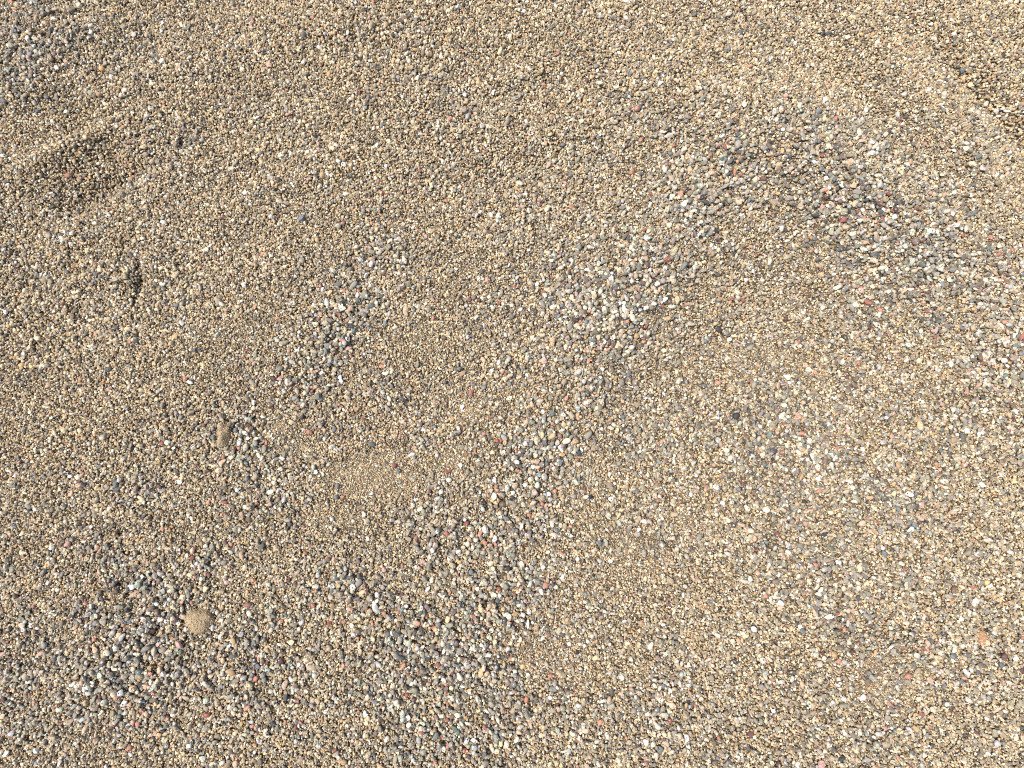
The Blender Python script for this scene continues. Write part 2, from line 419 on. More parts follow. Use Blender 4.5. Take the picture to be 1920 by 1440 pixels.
# ------------------------------------------------------------------ pebbles noted one by one: plan x y, length, width, colour [, angle]
CATALOGUE = """288 105 12 8 B 5;305 115 12 9 W;80 130 8 8 W;78 47 8 7 C;108 48 10 6 Y;100 34 12 6 W;57 49 9 7 M;52 72 8 14 W;172 62 8 10 W;195 35 13 6 B 0;80 80 9 9 B;233 52 12 7 B;262 60 8 9 U;263 88 10 9 L;125 123 9 8 B;155 118 9 8 B;107 127 9 10 W;306 43 8 8 W;428 87 8 8 W;445 88 9 8 C;358 108 8 7 A;338 132 7 7 W;268 132 10 8 Y;360 123 7 7 M;255 153 10 6 M;195 160 5 5 Y;505 123 13 11 K;495 132 8 8 P;455 140 5 6 Y;485 144 9 5 S;587 32 6 11 S 80;448 32 8 6 C;553 40 8 7 E;497 72 10 12 E;7 190 13 10 B;88 183 9 8 B;100 167 12 8 B;178 180 9 8 H;307 193 7 6 S;370 192 8 8 D;147 208 7 7 W;70 208 7 7 B;332 225 8 6 C;290 238 6 12 I;297 245 7 7 M;288 257 9 8 Y;563 230 8 8 C;500 177 8 8 D;368 247 7 15 G 80;365 262 8 10 D;5 267 9 6 S;7 292 13 7 W 10;247 310 8 7 P;527 293 11 14 W;635 303 10 9 W;590 323 8 11 G;523 337 10 10 D;485 352 7 7 W;460 362 9 8 W;578 337 7 7 K;418 382 7 12 P;97 388 12 6 D 20;32 397 7 7 L;203 405 12 8 L 10;407 397 7 7 Y;180 418 8 9 W;307 417 12 8 W;437 413 7 7 W;232 365 12 12 E;567 410 14 12 B;420 425 9 9 D;135 438 8 8 W;22 455 9 9 B;48 455 10 5 D;8 468 10 6 W;395 460 9 6 W;422 468 9 9 W;520 440 5 5 R;
858 13 10 12 L;772 20 8 6 W;700 3 7 7 S;983 22 9 8 W;1033 21 5 7 W;1143 23 9 9 C;1096 22 7 8 C;1243 31 9 7 C;1277 40 8 5 W;652 62 7 7 W;863 43 8 8 H;737 97 9 7 E;710 128 9 10 D;938 97 9 18 Y 75;868 120 7 7 C;872 137 9 6 M;887 156 8 8 O;803 155 8 10 P;959 132 6 7 W;872 178 9 10 W;1045 100 9 9 S;1020 158 10 5 S;1117 125 11 10 G;1100 152 9 9 M;877 220 9 13 L 75;928 207 9 9 E;810 193 9 9 H;755 182 7 7 C;827 260 8 9 L;1055 253 9 6 V;1055 272 10 9 B;1253 255 18 11 A 10;1256 290 10 8 B;1263 272 9 7 S;1202 262 7 7 S;707 272 11 7 W;908 285 7 7 S;787 320 9 8 R;645 309 11 9 W;724 312 7 8 W;830 302 6 9 W;1068 330 10 10 D;767 360 9 6 K;837 377 10 7 S;715 363 11 12 S;933 372 8 10 D;1208 357 12 8 C;1236 355 9 8 Y;1260 370 11 13 W;1220 365 6 12 R 120;710 412 11 7 D;893 405 6 13 V 80;798 443 9 11 K;698 447 9 9 Y;668 473 10 6 Y;847 435 9 8 C;1100 442 9 10 C;1150 433 10 12 P;1190 447 8 8 I;1255 423 12 12 C;945 450 8 10 E;
1302 27 12 9 D;1365 28 14 12 C;1283 53 10 8 P;1493 38 9 9 B;1553 62 14 7 D 0;1470 68 10 7 P;1508 18 10 6 C;1608 19 8 8 Y;1477 92 8 5 Y;1367 93 8 8 B;1473 180 9 9 K;1490 188 10 7 Y -20;1342 198 18 12 H 0;1395 197 10 12 C;1478 222 12 12 E;1468 243 9 8 W;1673 125 8 8 I;1550 157 7 5 S;1695 178 11 10 A;1807 130 12 11 B;1823 122 11 6 A;1810 173 7 9 G;1770 207 9 7 B;1758 235 10 7 B;1820 206 7 7 W;1867 209 14 10 W;1783 38 8 8 W;1623 207 8 9 W;1580 200 9 9 V;1412 293 12 7 N;1525 222 8 7 B;1535 265 12 8 B;1623 247 10 7 D;1642 248 12 7 C -30;1623 266 7 6 Y;1493 273 13 11 G;1335 313 11 7 O 30;1333 325 14 10 P;1363 339 10 10 P;1378 320 5 12 S 80;1493 337 8 10 E;1667 363 10 10 R;1618 393 8 8 W;1608 397 9 7 R;1677 407 11 10 W;1680 393 9 12 M;1643 415 10 7 P;1542 388 9 9 K;1368 360 8 8 U;1562 403 7 8 Y;1665 395 10 8 Y;1743 397 10 10 L;1787 362 10 10 L;1743 363 8 8 S;1342 433 10 9 N;1322 446 8 6 I;1473 432 8 8 N;1482 445 8 6 I;1315 452 9 6 P;1528 447 11 11 B;1715 453 14 15 U;1805 442 7 7 R;1858 445 12 9 S;
12 585 9 10 W;458 535 10 14 W;303 503 10 7 Y;220 487 12 10 D;127 510 9 9 D;180 515 10 9 D;218 613 11 8 D 10;252 617 7 8 I;235 625 8 9 I;342 607 10 11 W;407 628 9 11 L;313 577 8 8 P;423 587 7 7 S;322 643 9 11 P;367 657 10 10 D;203 693 14 9 D 30;152 712 9 8 S;348 710 8 10 S;357 717 12 7 W;365 708 4 9 W;45 663 7 7 W;520 638 12 9 A;613 510 10 8 B -30;600 536 7 7 S;535 500 12 7 Y 10;592 627 8 10 V;592 607 12 10 C;578 671 7 7 W;525 710 10 8 K;513 710 9 8 M;508 762 13 9 M 30;525 782 9 8 D;567 782 10 9 N;533 733 11 7 L;573 737 9 8 C;475 765 7 10 Y;418 755 7 8 P;460 812 14 8 W -25;464 822 9 7 W;482 822 8 6 W 20;452 823 6 9 C;488 805 11 10 O;467 797 9 8 M;442 828 10 7 B;448 840 8 7 S;498 830 6 10 S;580 810 12 9 S 15;627 805 8 11 B;608 823 7 7 W;600 823 9 7 N;622 838 13 9 I;420 857 7 10 S;427 851 8 8 I;362 838 8 12 C 70;315 830 12 11 I;400 820 9 11 B;160 833 7 7 Y;168 832 8 8 V;93 847 6 8 R;38 867 7 7 R;110 872 12 9 O 30;157 878 8 6 S;132 893 9 7 W;146 895 9 7 W -30;338 903 10 10 W;403 874 14 7 C 5;317 885 8 8 Y;330 883 9 8 B;593 885 9 9 W;583 893 8 8 A;533 937 9 13 L 80;630 932 10 10 B;422 942 11 7 R;390 942 6 9 K;438 952 11 13 H;462 950 9 8 W;140 913 5 8 R;35 913 8 8 D;18 883 10 7 C;225 900 9 9 A;133 925 10 12 P;197 905 5 5 R;383 797 9 8 M;
747 500 9 11 Y;748 513 9 8 A;903 509 9 9 D;898 523 8 13 W;888 558 10 9 U;897 562 9 9 M;880 562 9 7 R;917 557 8 8 C;935 569 9 7 R 40;1007 533 8 10 W;1059 490 8 12 B 80;1072 557 11 11 C;1080 588 9 8 W;1097 578 11 9 I;1080 600 13 11 N 35;1170 568 10 8 W;1232 533 11 10 W;1230 548 12 8 C;1198 503 10 13 B;1247 503 10 9 L;1252 558 10 9 N;1260 575 16 8 A 5;1270 593 11 7 B;1160 548 8 10 Y;1002 582 9 9 D;1053 573 9 8 B;1137 605 12 8 G;1195 617 9 8 B;1150 632 12 9 W 30;1147 634 7 5 S;1138 632 10 10 G;1103 658 8 8 K;1112 660 8 8 O;1060 652 9 11 C;1090 623 8 12 B;948 628 8 11 V;833 633 9 7 H;893 595 12 7 V;697 573 16 10 B 25;677 488 11 10 L;730 588 6 14 L 80;722 605 10 14 B;672 545 7 7 S;645 545 8 8 S;670 553 7 11 W;690 608 10 10 E;812 597 6 6 S;935 680 8 10 W;953 675 9 17 I 60;942 695 11 11 P;922 695 9 8 W;1020 677 14 13 K;1042 675 8 8 I;988 703 6 8 W;973 708 12 7 P;955 720 9 9 B;907 727 9 13 B 60;887 720 11 8 U;883 737 9 14 R 80;800 712 11 8 B -40;800 700 6 8 Y;783 698 7 7 M;727 710 8 11 U;750 707 8 10 U;723 700 13 8 W;718 736 11 8 L -45;757 748 13 14 N;692 720 12 8 D;712 677 9 7 P;682 785 8 8 R;867 762 10 8 W;955 747 13 8 C 30;847 786 10 8 O;898 780 6 7 O;832 800 6 10 Y;860 803 7 9 V;820 853 9 9 V;830 843 6 7 Y;890 845 5 9 S;924 848 11 8 Y -10;944 848 7 10 W 70;952 847 8 12 U 65;1062 827 17 11 C 25;1045 830 11 10 C;1057 796 10 10 Y;1067 794 12 12 A;997 792 12 11 E;993 786 11 7 U;1036 794 10 5 S -25;1017 816 8 14 Y 80;1049 817 11 10 U;996 832 8 13 B 70;982 845 11 9 D;977 853 13 8 D 0;947 829 8 13 O 80;932 826 9 9 R;939 826 6 8 R;924 832 9 9 E;1069 842 9 11 L;1054 852 10 10 O;1086 850 9 11 N;1061 862 11 8 L;1007 865 11 12 P;999 866 10 9 T;1016 870 12 12 G;1025 869 8 11 D;1007 876 12 7 P 0;999 875 9 8 W -40;1016 881 10 5 M 0;970 882 9 7 S;976 874 8 8 D;983 880 10 8 U;1021 894 14 14 A;1011 890 13 9 V -20;995 899 12 11 C;1047 905 15 9 T 0;1061 904 10 9 G;927 900 8 12 W 120;919 902 8 8 V;966 910 11 14 T 60;927 930 12 14 C;962 924 9 9 W;960 933 9 11 N 50;1040 920 9 9 S;1029 926 9 9 W;1021 928 9 8 L;1017 933 13 13 T;1032 936 10 9 V;1017 945 8 8 S;942 946 14 13 H;877 885 10 11 E;985 909 10 8 I;1000 952 7 9 L;864 872 8 10 W;1157 808 8 12 Y;1177 808 14 9 B;1083 765 10 12 L;1062 747 8 13 S;1018 772 8 9 W;1167 782 10 10 B;1167 752 9 7 P;1130 692 8 9 W;1145 935 12 10 W;1113 852 7 7 Y;1102 922 7 7 R;1108 932 9 9 N;827 922 9 11 W;842 900 10 10 W;740 873 9 10 R;747 883 9 10 B;840 883 13 7 R 20;697 925 8 8 W;643 932 8 8 S;
1347 618 13 13 N;1367 637 11 8 W;1412 508 6 8 W;1345 515 12 7 D;1383 558 8 10 A;1393 563 9 8 R;1372 560 8 7 R;1537 505 8 7 R;1398 525 9 9 W;1568 540 18 9 W 15;1637 537 12 8 C;1585 518 12 7 H;1723 552 13 9 G;1473 598 12 9 M;1545 627 10 7 O;1608 630 9 6 S;1585 632 9 10 N;1618 633 8 8 B;1752 632 9 7 R;1703 647 13 11 A;1618 665 7 9 V;1577 680 12 9 I;1610 673 7 6 W;1722 677 12 12 Y;1782 683 8 13 W 75;1855 662 9 11 I;1823 668 6 8 W;1528 698 9 9 S;1515 693 8 10 W;1475 707 13 9 W -35;1480 718 7 7 W;1402 698 12 7 A;1618 705 9 9 U;1588 707 8 8 M;1602 722 13 8 U -30;1758 726 9 6 W;1820 725 12 9 N;1843 745 9 8 D;1813 735 5 14 S 85;1507 755 10 9 P;1387 720 11 7 B;1847 768 9 8 W;1503 775 8 6 C;1810 763 8 8 O;1915 662 10 14 B;1833 692 12 7 P;1862 688 8 7 S;1380 780 12 14 N;1307 782 5 8 Y;1518 827 13 12 C;1475 808 8 8 L;1345 825 10 12 V;1313 813 8 8 L;1427 852 10 10 C;1360 843 13 10 C;1387 842 16 8 G;1385 918 9 10 B;1342 913 12 11 W;1295 927 8 9 W;1355 943 10 8 W;1672 818 9 9 K;1588 808 8 10 K;1570 840 10 6 S 30;1877 820 9 6 I;1915 825 9 14 V;1832 813 7 7 W;1618 842 9 9 C;1808 857 11 8 A;1660 935 18 8 D -15;1630 933 14 8 P -10;1400 952 13 10 C;1493 945 8 9 P;
353 965 7 6 W;421 963 8 8 R;25 988 11 7 V;171 988 7 7 W;427 985 7 11 O;305 992 7 10 S;425 998 13 7 H;98 1026 10 9 W;433 1021 9 8 S;360 1046 9 8 R;433 1035 10 7 V;373 1048 7 11 I;369 1057 9 9 L;82 1073 9 15 B 60;91 1093 9 7 W;253 1068 8 8 B;348 1074 7 8 P;365 1082 8 7 K;310 1097 5 9 L;298 1088 9 9 U;343 1120 16 12 Y;359 1130 7 7 S;270 1125 10 12 A;320 1123 11 10 V;325 1138 12 8 C;302 1161 11 11 W;277 1150 11 7 I;293 1153 6 6 R;347 1180 6 8 W;98 1178 11 9 C 30;162 1173 7 7 W;212 1187 13 12 A;220 1214 12 12 W;270 1198 10 11 V;339 1222 9 9 Q;315 1235 13 9 E 30;250 1254 9 10 C;267 1218 9 8 M;180 1218 10 12 P;125 1223 11 7 Y;323 1197 7 6 S;382 1213 7 8 W;453 1188 13 10 V;415 1163 8 7 W;442 1166 6 6 O;527 1165 9 8 S;538 1163 9 8 P;565 1167 10 8 L;512 1172 8 10 B;618 1168 9 9 R;490 1135 9 8 P;537 1125 9 6 V;587 1135 8 8 S;623 1135 10 12 O;548 1203 11 11 Y;492 1227 9 13 A;617 1215 11 11 T;598 1208 8 14 G;560 1247 7 9 W;527 1240 12 12 M;502 1257 10 10 L;483 1250 11 8 B;480 1272 10 9 S;590 1267 11 10 I;535 1282 11 15 P;597 1078 9 10 V;475 1088 8 8 S;503 1097 10 8 I;505 1065 11 9 E;540 1087 7 9 R;627 1052 9 12 P;623 973 9 10 I;543 982 7 11 D;217 1307 10 9 S;234 1318 11 13 W 60;242 1321 11 10 P;161 1318 11 11 O;231 1296 13 12 L;250 1290 13 12 P 40;263 1284 9 9 N;273 1286 12 11 P;278 1297 13 6 M -10;287 1300 7 7 S;184 1294 8 18 E 60;176 1312 8 18 E 55;131 1354 18 9 T 40;158 1347 14 9 L 40;191 1335 17 7 C 40;212 1337 11 10 E;224 1334 13 8 B -10;235 1337 10 8 I;248 1336 12 10 T;265 1331 8 10 S;252 1307 10 9 E;277 1307 11 11 E;269 1302 11 9 V;196 1317 11 12 I;186 1314 10 9 U;187 1307 8 8 M;196 1307 9 9 U;160 1367 8 18 P 75;207 1367 10 10 U;312 1360 11 10 Q;282 1251 9 8 O;226 1274 12 12 B;167 1275 8 8 N;144 1304 9 10 Q;259 1357 9 9 S;249 1354 9 9 P;388 1340 13 12 R;387 1313 11 12 I;413 1328 9 8 P;387 1328 9 9 T;473 1362 9 8 S;300 1377 10 11 O;313 1397 11 10 G;380 1423 10 12 W;417 1430 12 8 A 30;442 1432 10 13 P;437 1417 8 7 K;243 1403 9 10 S;245 1415 9 6 W;68 1407 10 9 W;13 1413 14 10 W 40;25 1373 14 10 V;5 1343 9 10 P;7 1312 10 10 M;488 1390 8 8 V;513 1357 12 8 N;593 1388 9 10 I;598 1398 11 9 V;627 1297 9 11 U;595 1297 7 7 Y;
683 965 8 10 W;663 977 8 7 C;690 1010 7 9 W;875 981 11 8 R;890 980 12 9 V 15;992 966 9 8 S;978 987 8 14 W 70;1010 981 10 9 G;993 996 9 8 D;1045 995 12 8 B;1070 987 9 6 S;885 1004 9 9 A;892 1012 10 10 C;909 1018 11 8 S -20;928 1010 9 14 W 60;922 1003 7 12 C 110;877 1020 10 11 C;808 1020 8 10 A;792 1052 9 10 K;672 1052 9 10 U;720 1068 10 9 K;842 1047 8 9 W;883 1073 10 9 B;958 1073 8 8 V;1053 1037 11 6 S -35;1200 1057 8 9 L;1207 977 13 8 W -15;1197 992 9 7 W;1083 1048 8 7 W;810 1088 9 13 C 60;802 1105 7 14 W 65;680 1110 13 9 Y 15;688 1110 8 13 M 80;707 1115 10 10 W;705 1127 14 7 W 20;668 1123 14 8 B 10;753 1115 10 7 M 30;895 1104 8 9 W;935 1104 9 8 R;926 1116 13 9 C 0;889 1118 9 11 I;933 1127 9 9 B;952 1122 7 8 S;944 1142 9 9 O;985 1127 8 8 K;992 1146 8 10 W;981 1153 9 9 V;990 1170 6 18 W 85;1108 1162 9 8 V;1067 1207 8 7 W;1087 1208 6 6 W;1110 1192 9 9 A;1117 1233 14 9 Y 20;1082 1222 8 8 X;1167 1270 8 8 W;1153 1270 9 11 L;1032 1267 9 9 S;990 1265 7 8 W;747 1147 8 8 S;720 1150 8 8 S;698 1170 6 7 S;673 1160 9 8 Y;730 1173 11 9 Y;915 1168 9 10 K;870 1173 8 9 V;840 1160 10 15 P 60;848 1157 8 14 T 125;823 1162 9 9 V;800 1137 9 10 U;808 1188 14 12 G;828 1133 9 9 P;862 1220 15 12 G 40;832 1222 6 10 W 70;922 1182 9 9 W;905 1192 11 8 O;918 1195 11 8 I;928 1203 8 11 Y;870 1198 8 10 P;700 1197 11 9 Y;663 1191 9 9 W;715 1207 7 14 D 80;818 1277 10 13 G;778 1293 13 12 E;763 1303 9 9 R;776 1312 10 8 M;827 1298 11 9 E 20;720 1286 10 8 Y;847 1288 9 9 Y;803 1283 9 8 P;815 1345 13 10 U 20;765 1344 11 11 W;767 1358 11 9 W;756 1345 9 9 A;690 1345 9 9 P;687 1355 8 9 Y;710 1337 8 8 B;858 1373 10 10 Q;890 1400 13 12 V -45;888 1388 9 8 W;833 1402 8 10 W;785 1388 12 10 L;645 1428 12 10 O;713 1437 11 6 O;690 1415 10 18 T 60;793 1410 12 12 G;873 1407 9 9 R;820 1357 7 8 I;802 1357 9 7 Q;1062 1375 9 10 Y;987 1312 8 12 S;1233 1233 8 10 U;1260 1322 13 12 P;1242 1328 9 11 E;1257 1352 8 10 R;1238 1405 11 15 B 110;1225 1313 8 8 C;1227 1265 14 8 U -20;1277 1263 9 11 I;1063 1407 14 10 I;950 1395 10 14 C;1100 1435 12 8 T;
1343 965 8 8 W;1366 976 8 9 W;1388 983 13 9 P -30;1406 995 14 11 C -20;1543 1003 12 9 N;1650 1007 6 6 W;1655 1028 7 8 W;1658 1038 13 11 B;1365 1039 14 8 V -20;1453 1027 7 11 V;1351 1040 8 8 Y;1487 1063 7 6 Y;1407 1085 10 10 W;1517 1089 11 10 Y;1535 1088 8 10 A;1548 1122 7 16 C 85;1608 1093 9 8 C;1610 1103 9 10 W;1582 1103 8 10 C;1632 1093 9 12 P;1597 1133 12 14 T;1600 1143 8 7 K;1740 1142 9 11 P;1448 1130 9 7 I;1385 1150 10 12 A;1413 1179 12 11 W;1393 1187 7 7 W;1503 1183 11 12 B;1500 1175 8 9 W;1583 1180 7 9 S;1670 1177 11 8 I;1345 1191 13 9 C;1373 1203 10 12 C;1385 1202 9 11 P;1333 1087 9 9 P;1697 1167 12 9 C;1528 1227 9 10 A;1545 1235 8 10 A;1535 1243 11 13 A;1563 1227 11 12 O;1543 1225 9 9 M;1572 1240 9 9 S;1430 1238 11 11 W;1483 1260 16 9 D 0;1484 1272 7 13 I 80;1537 1272 9 9 Y;1503 1283 10 13 P;1573 1273 8 7 C;1595 1290 12 12 G;1393 1300 9 11 O;1372 1312 10 10 A;1282 1262 8 11 I;1582 1310 10 10 W;1518 1320 8 10 I;1450 1333 8 7 W;1643 1339 11 8 C;1672 1365 6 6 W;1715 1365 9 13 O;1703 1367 11 12 V;1747 1343 12 12 P;1658 1365 10 8 K;1787 1230 11 11 B;1880 1230 10 14 M;1875 1245 9 9 D;1905 1235 12 8 W;1812 1260 9 15 W 120;1917 1257 8 10 M;1787 1210 9 9 I;1743 1275 12 12 P;1722 1310 10 9 Y;1815 1312 14 9 A;1868 1393 12 13 L;1843 1388 9 11 P;1852 1413 8 8 W;1552 1385 15 11 U;1415 1410 14 10 B;1407 1377 11 12 M;1427 1352 8 10 E;1608 1425 10 9 P;1578 1423 12 10 N;1540 1433 13 15 K;1373 1412 11 8 P;1458 1432 10 10 M;1728 1435 8 10 V"""
def read_catalogue():
    r = np.random.default_rng(77)
    out = []
    for row in CATALOGUE.replace('\n', ';').split(';'):
        q = row.split()
        if not q: continue
        x, y, a, b = [float(v) for v in q[:4]]
        ang = float(q[5]) if len(q) > 5 else None
        if b > a:
            a, b = b, a
            if ang is None: ang = 90 + r.uniform(-25, 25)
        if ang is None: ang = r.uniform(-50, 50)
        out.append(dict(x=x, y=y, l=a, w=b, k=q[4], ang=ang))
    return out
CAT = read_catalogue()
CX, CY = ground_at([c['x'] for c in CAT], [c['y'] for c in CAT])
for _ in range(4):                     # on the uneven surface, not on the level plane
    CX, CY = ground_at([c['x'] for c in CAT], [c['y'] for c in CAT], height(CX, CY) + 0.001)
for c, X, Y in zip(CAT, CX, CY):
    c['X'], c['Y'] = float(X), float(Y)

# sand-crusted lumps (plan x y, length, width, angle): stones keep clear of them
LUMPS = [(371, 1161, 51, 37, -20), (417, 818, 42, 20, 88), (1513, 548, 25, 14, -32), (1845, 1199, 23, 14, 75)]
LX, LY = ground_at([q[0] for q in LUMPS], [q[1] for q in LUMPS])
for _ in range(4):
    LX, LY = ground_at([q[0] for q in LUMPS], [q[1] for q in LUMPS], height(LX, LY) + 0.003)

# heights of what has been laid so far, on a 1 mm raster
RES = 0.001
HX0, HY0 = WX0 - 0.02, WY0 - 0.02
HNX, HNY = int((WX1 - WX0 + 0.04) / RES), int((WY1 - WY0 + 0.04) / RES)
gx, gy = np.meshgrid(HX0 + (np.arange(HNX) + .5) * RES, HY0 + (np.arange(HNY) + .5) * RES)
HM = height(gx.ravel(), gy.ravel()).reshape(gx.shape) + 0.0007
HM -= 0.0011 * coarse_map(gx.ravel(), gy.ravel()).reshape(gx.shape)
def lay(x, y, a, b, c, ang, sink):
    """let a stone of half-axes a, b, c settle on the raster; returns the height of its centre"""
    rr = max(a, b)
    i0, i1 = int((x - rr - HX0) / RES), int((x + rr - HX0) / RES) + 1
    j0, j1 = int((y - rr - HY0) / RES), int((y + rr - HY0) / RES) + 1
    if i0 < 0 or j0 < 0 or i1 >= HNX or j1 >= HNY: return None
    dx = HX0 + (np.arange(i0, i1 + 1) + .5) * RES - x
    dy = HY0 + (np.arange(j0, j1 + 1) + .5) * RES - y
    cs, sn = math.cos(ang), math.sin(ang)
    U = (dx[None, :] * cs + dy[:, None] * sn) / a
    W = (-dx[None, :] * sn + dy[:, None] * cs) / b
    q = 1 - U * U - W * W
    m = q > 0
    sub = HM[j0:j1 + 1, i0:i1 + 1]
    if not m.any():
        return float(sub.mean()) + c * (1 - sink)
    h = sub[m]
    zc = 0.55 * float(h.mean()) + 0.45 * float(h.max()) + c * (1 - sink)
    top = zc + c * np.sqrt(np.where(m, q, 0))
    np.copyto(sub, np.maximum(sub, top), where=m)
    return zc

# ------------------------------------------------------------------ gravel
def build_gravel():
    r = np.random.default_rng(9)
    pos, rot, scl, col, idx = [], [], [], [], []
    # loose pebbles, densest where the water has washed the sand away
    def candidates(x0, x1, y0, y1, n):
        X = r.uniform(x0, x1, n); Y = r.uniform(y0, y1, n)
        cm = coarse_map(X, Y); fm = fine_map(X, Y)
        p = np.clip(0.10 + 0.9 * cm, 0, 1) * (1 - 0.85 * fm * (1 - cm))
        k = r.random(n) < p
        return X[k], Y[k], cm[k]
    parts = [candidates(FX0, FX1, FY0, FY1, 170000)]
    X, Y, cm = candidates(WX0, WX1, WY0, WY1, 150000)
    k = (X < FX0) | (X > FX1) | (Y < FY0) | (Y > FY1)
    parts.append((X[k], Y[k], cm[k]))
    X = np.concatenate([p[0] for p in parts]); Y = np.concatenate([p[1] for p in parts]); cm = np.concatenate([p[2] for p in parts])
    n = len(X)
    D = np.exp(r.normal(0, 0.30, n)) * (0.0020 + 0.0012 * cm)
    D = np.clip(D, 0.0014, 0.0056)
    order = np.argsort(r.random(n) * 0.6 + 0.4 * (D - D.min()) / (D.max() - D.min()))
    X, Y, D, cm = X[order], Y[order], D[order], cm[order]
    a = D * 0.5 * (1.0 + 0.75 * r.random(n) ** 1.8); b = D * 0.5 * r.uniform(0.78, 1.0, n); c = D * 0.5 * r.uniform(0.55, 0.85, n)
    ang = r.uniform(0, 2 * math.pi, n)
    # free space round noted pebbles and lumps
    clear = np.ones(n, bool)
    cell = {}
    for q in CAT:
        cell.setdefault((int(q['X'] // 0.02), int(q['Y'] // 0.02)), []).append((q['X'], q['Y'], (q['l'] + q['w']) * 0.25 * PX))
    gi = np.floor(X / 0.02).astype(int); gj = np.floor(Y / 0.02).astype(int)
    for i in range(n):
        for di in (-1, 0, 1):
            for dj in (-1, 0, 1):
                for (qx, qy, qr) in cell.get((gi[i] + di, gj[i] + dj), ()):
                    if (X[i] - qx) ** 2 + (Y[i] - qy) ** 2 < (qr * 0.95 + D[i] * 0.36) ** 2:
                        clear[i] = False
    for (q, lx, ly) in zip(LUMPS, LX, LY):
        clear &= (X - lx) ** 2 + (Y - ly) ** 2 > (0.5 * q[2] * PX) ** 2
    greys = ['E', 'G', 'D', 'B', 'T', 'H', 'A', 'C', 'W', 'P', 'Y', 'U', 'S', 'R', 'M', 'V', 'I', 'N', 'O', 'K', 'L', 'Q']
    prob = [.20, .17, .055, .06, .18, .06, .085, .075, .036, .04, .025, .035, .013, .010, .014, .012, .03, .015, .018, .009, .015, .010]
    C = pick_colours(n, greys, prob, r, 0.17)
    tan = np.array([lin((176, 156, 126)) * ALB])
    f = np.clip(0.75 - cm, 0, 0.6)[:, None] * r.random((n, 1))
    C = C * (1 - f) + tan * f
    sinks = r.uniform(0.3, 0.95, n)
    tx = r.normal(0, 0.28, n); ty = r.normal(0, 0.28, n)
    vi = r.integers(0, NV, n)
    for i in range(n):
        if not clear[i]: continue
        z = lay(X[i], Y[i], a[i], b[i], c[i], ang[i], sinks[i])
        if z is None: continue
        pos.append((X[i], Y[i], z)); rot.append((tx[i], ty[i], ang[i])); scl.append((a[i], b[i], c[i])); col.append(C[i]); idx.append(vi[i])
    return pos, rot, scl, col, idx
GRAVEL = build_gravel()

# ------------------------------------------------------------------ the noted pebbles: the 300 that show largest are things, the rest join the gravel
order = sorted(range(len(CAT)), key=lambda i: -(CAT[i]['l'] * CAT[i]['w']))
BIG = set(order[:300])
PEBBLE_MESHES = [stone_mesh('pebble_form', 900 + k, 3, k >= 5, MAT_PEBBLE) for k in range(NV)]

def shape_word(c):
    q = c['l'] / c['w']
    if q >= 1.75: return 'long thin' if q > 2.1 else 'elongated'
    if q >= 1.3: return 'oval' if c['form'] < 5 else 'oblong angular'
    return 'rounded' if c['form'] < 5 else 'chunky angular'
rr = np.random.default_rng(123)
for c in CAT: c['form'] = int(rr.integers(0, NV))

MARKS = [(371, 1161, 'the round sand-crusted clod'), (417, 818, 'the sand-crusted stub'), (1513, 548, 'the dark brown pellet'), (1845, 1199, 'the pinkish brown lump')]
def way(dx, dy):
    a = math.degrees(math.atan2(-dy, dx)) % 360
    return ['to the right of', 'up and right of', 'above', 'up and left of', 'to the left of', 'down and left of', 'below', 'down and right of'][int((a + 22.5) // 45) % 8]
def zone(x, y):
    col = ['far left', 'left', 'centre', 'right', 'far right'][min(4, int(x / 384))]
    row = ['top', 'upper', 'middle', 'lower', 'bottom'][min(4, int(y / 288))]
    return row, col
def make_labels():
    used = {}
    for i in sorted(BIG):
        c = CAT[i]
        base = '%s %s pebble' % (shape_word(c), PAL[c['k']][0])
        near = sorted(((math.hypot(c['x'] - o['x'], c['y'] - o['y']), j) for j, o in enumerate(CAT) if j != i))[:3]
        row, col = zone(c['x'], c['y'])
        place = 'in the very centre' if (row, col) == ('middle', 'centre') else '%s %s' % (row, col)
        opts = []
        for x, y, nm in MARKS:
            d = math.hypot(c['x'] - x, c['y'] - y)
            if d < 75: opts.append('%s just %s %s' % (base, way(c['x'] - x, c['y'] - y), nm))
        for d, j in near:
            if d < 42:
                o = CAT[j]
                opts.append('%s %s a %s %s, %s' % (base, 'touching' if d < (c['l'] + o['l']) * 0.55 else 'close by', PAL[o['k']][0], 'one' if len(base.split()) > 4 else shape_word(o) + ' one', place))
        opts.append('%s lying apart in the sand, %s' % (base, place))
        for d, j in near:
            o = CAT[j]
            opts.append('%s %s a %s one, %s' % (base, way(c['x'] - o['x'], c['y'] - o['y']), PAL[o['k']][0], place))
        pick = next((t for t in opts if t not in used), None)
        if pick is None:
            pick = opts[-1]
        used[pick] = i
        c['label'] = pick
make_labels()

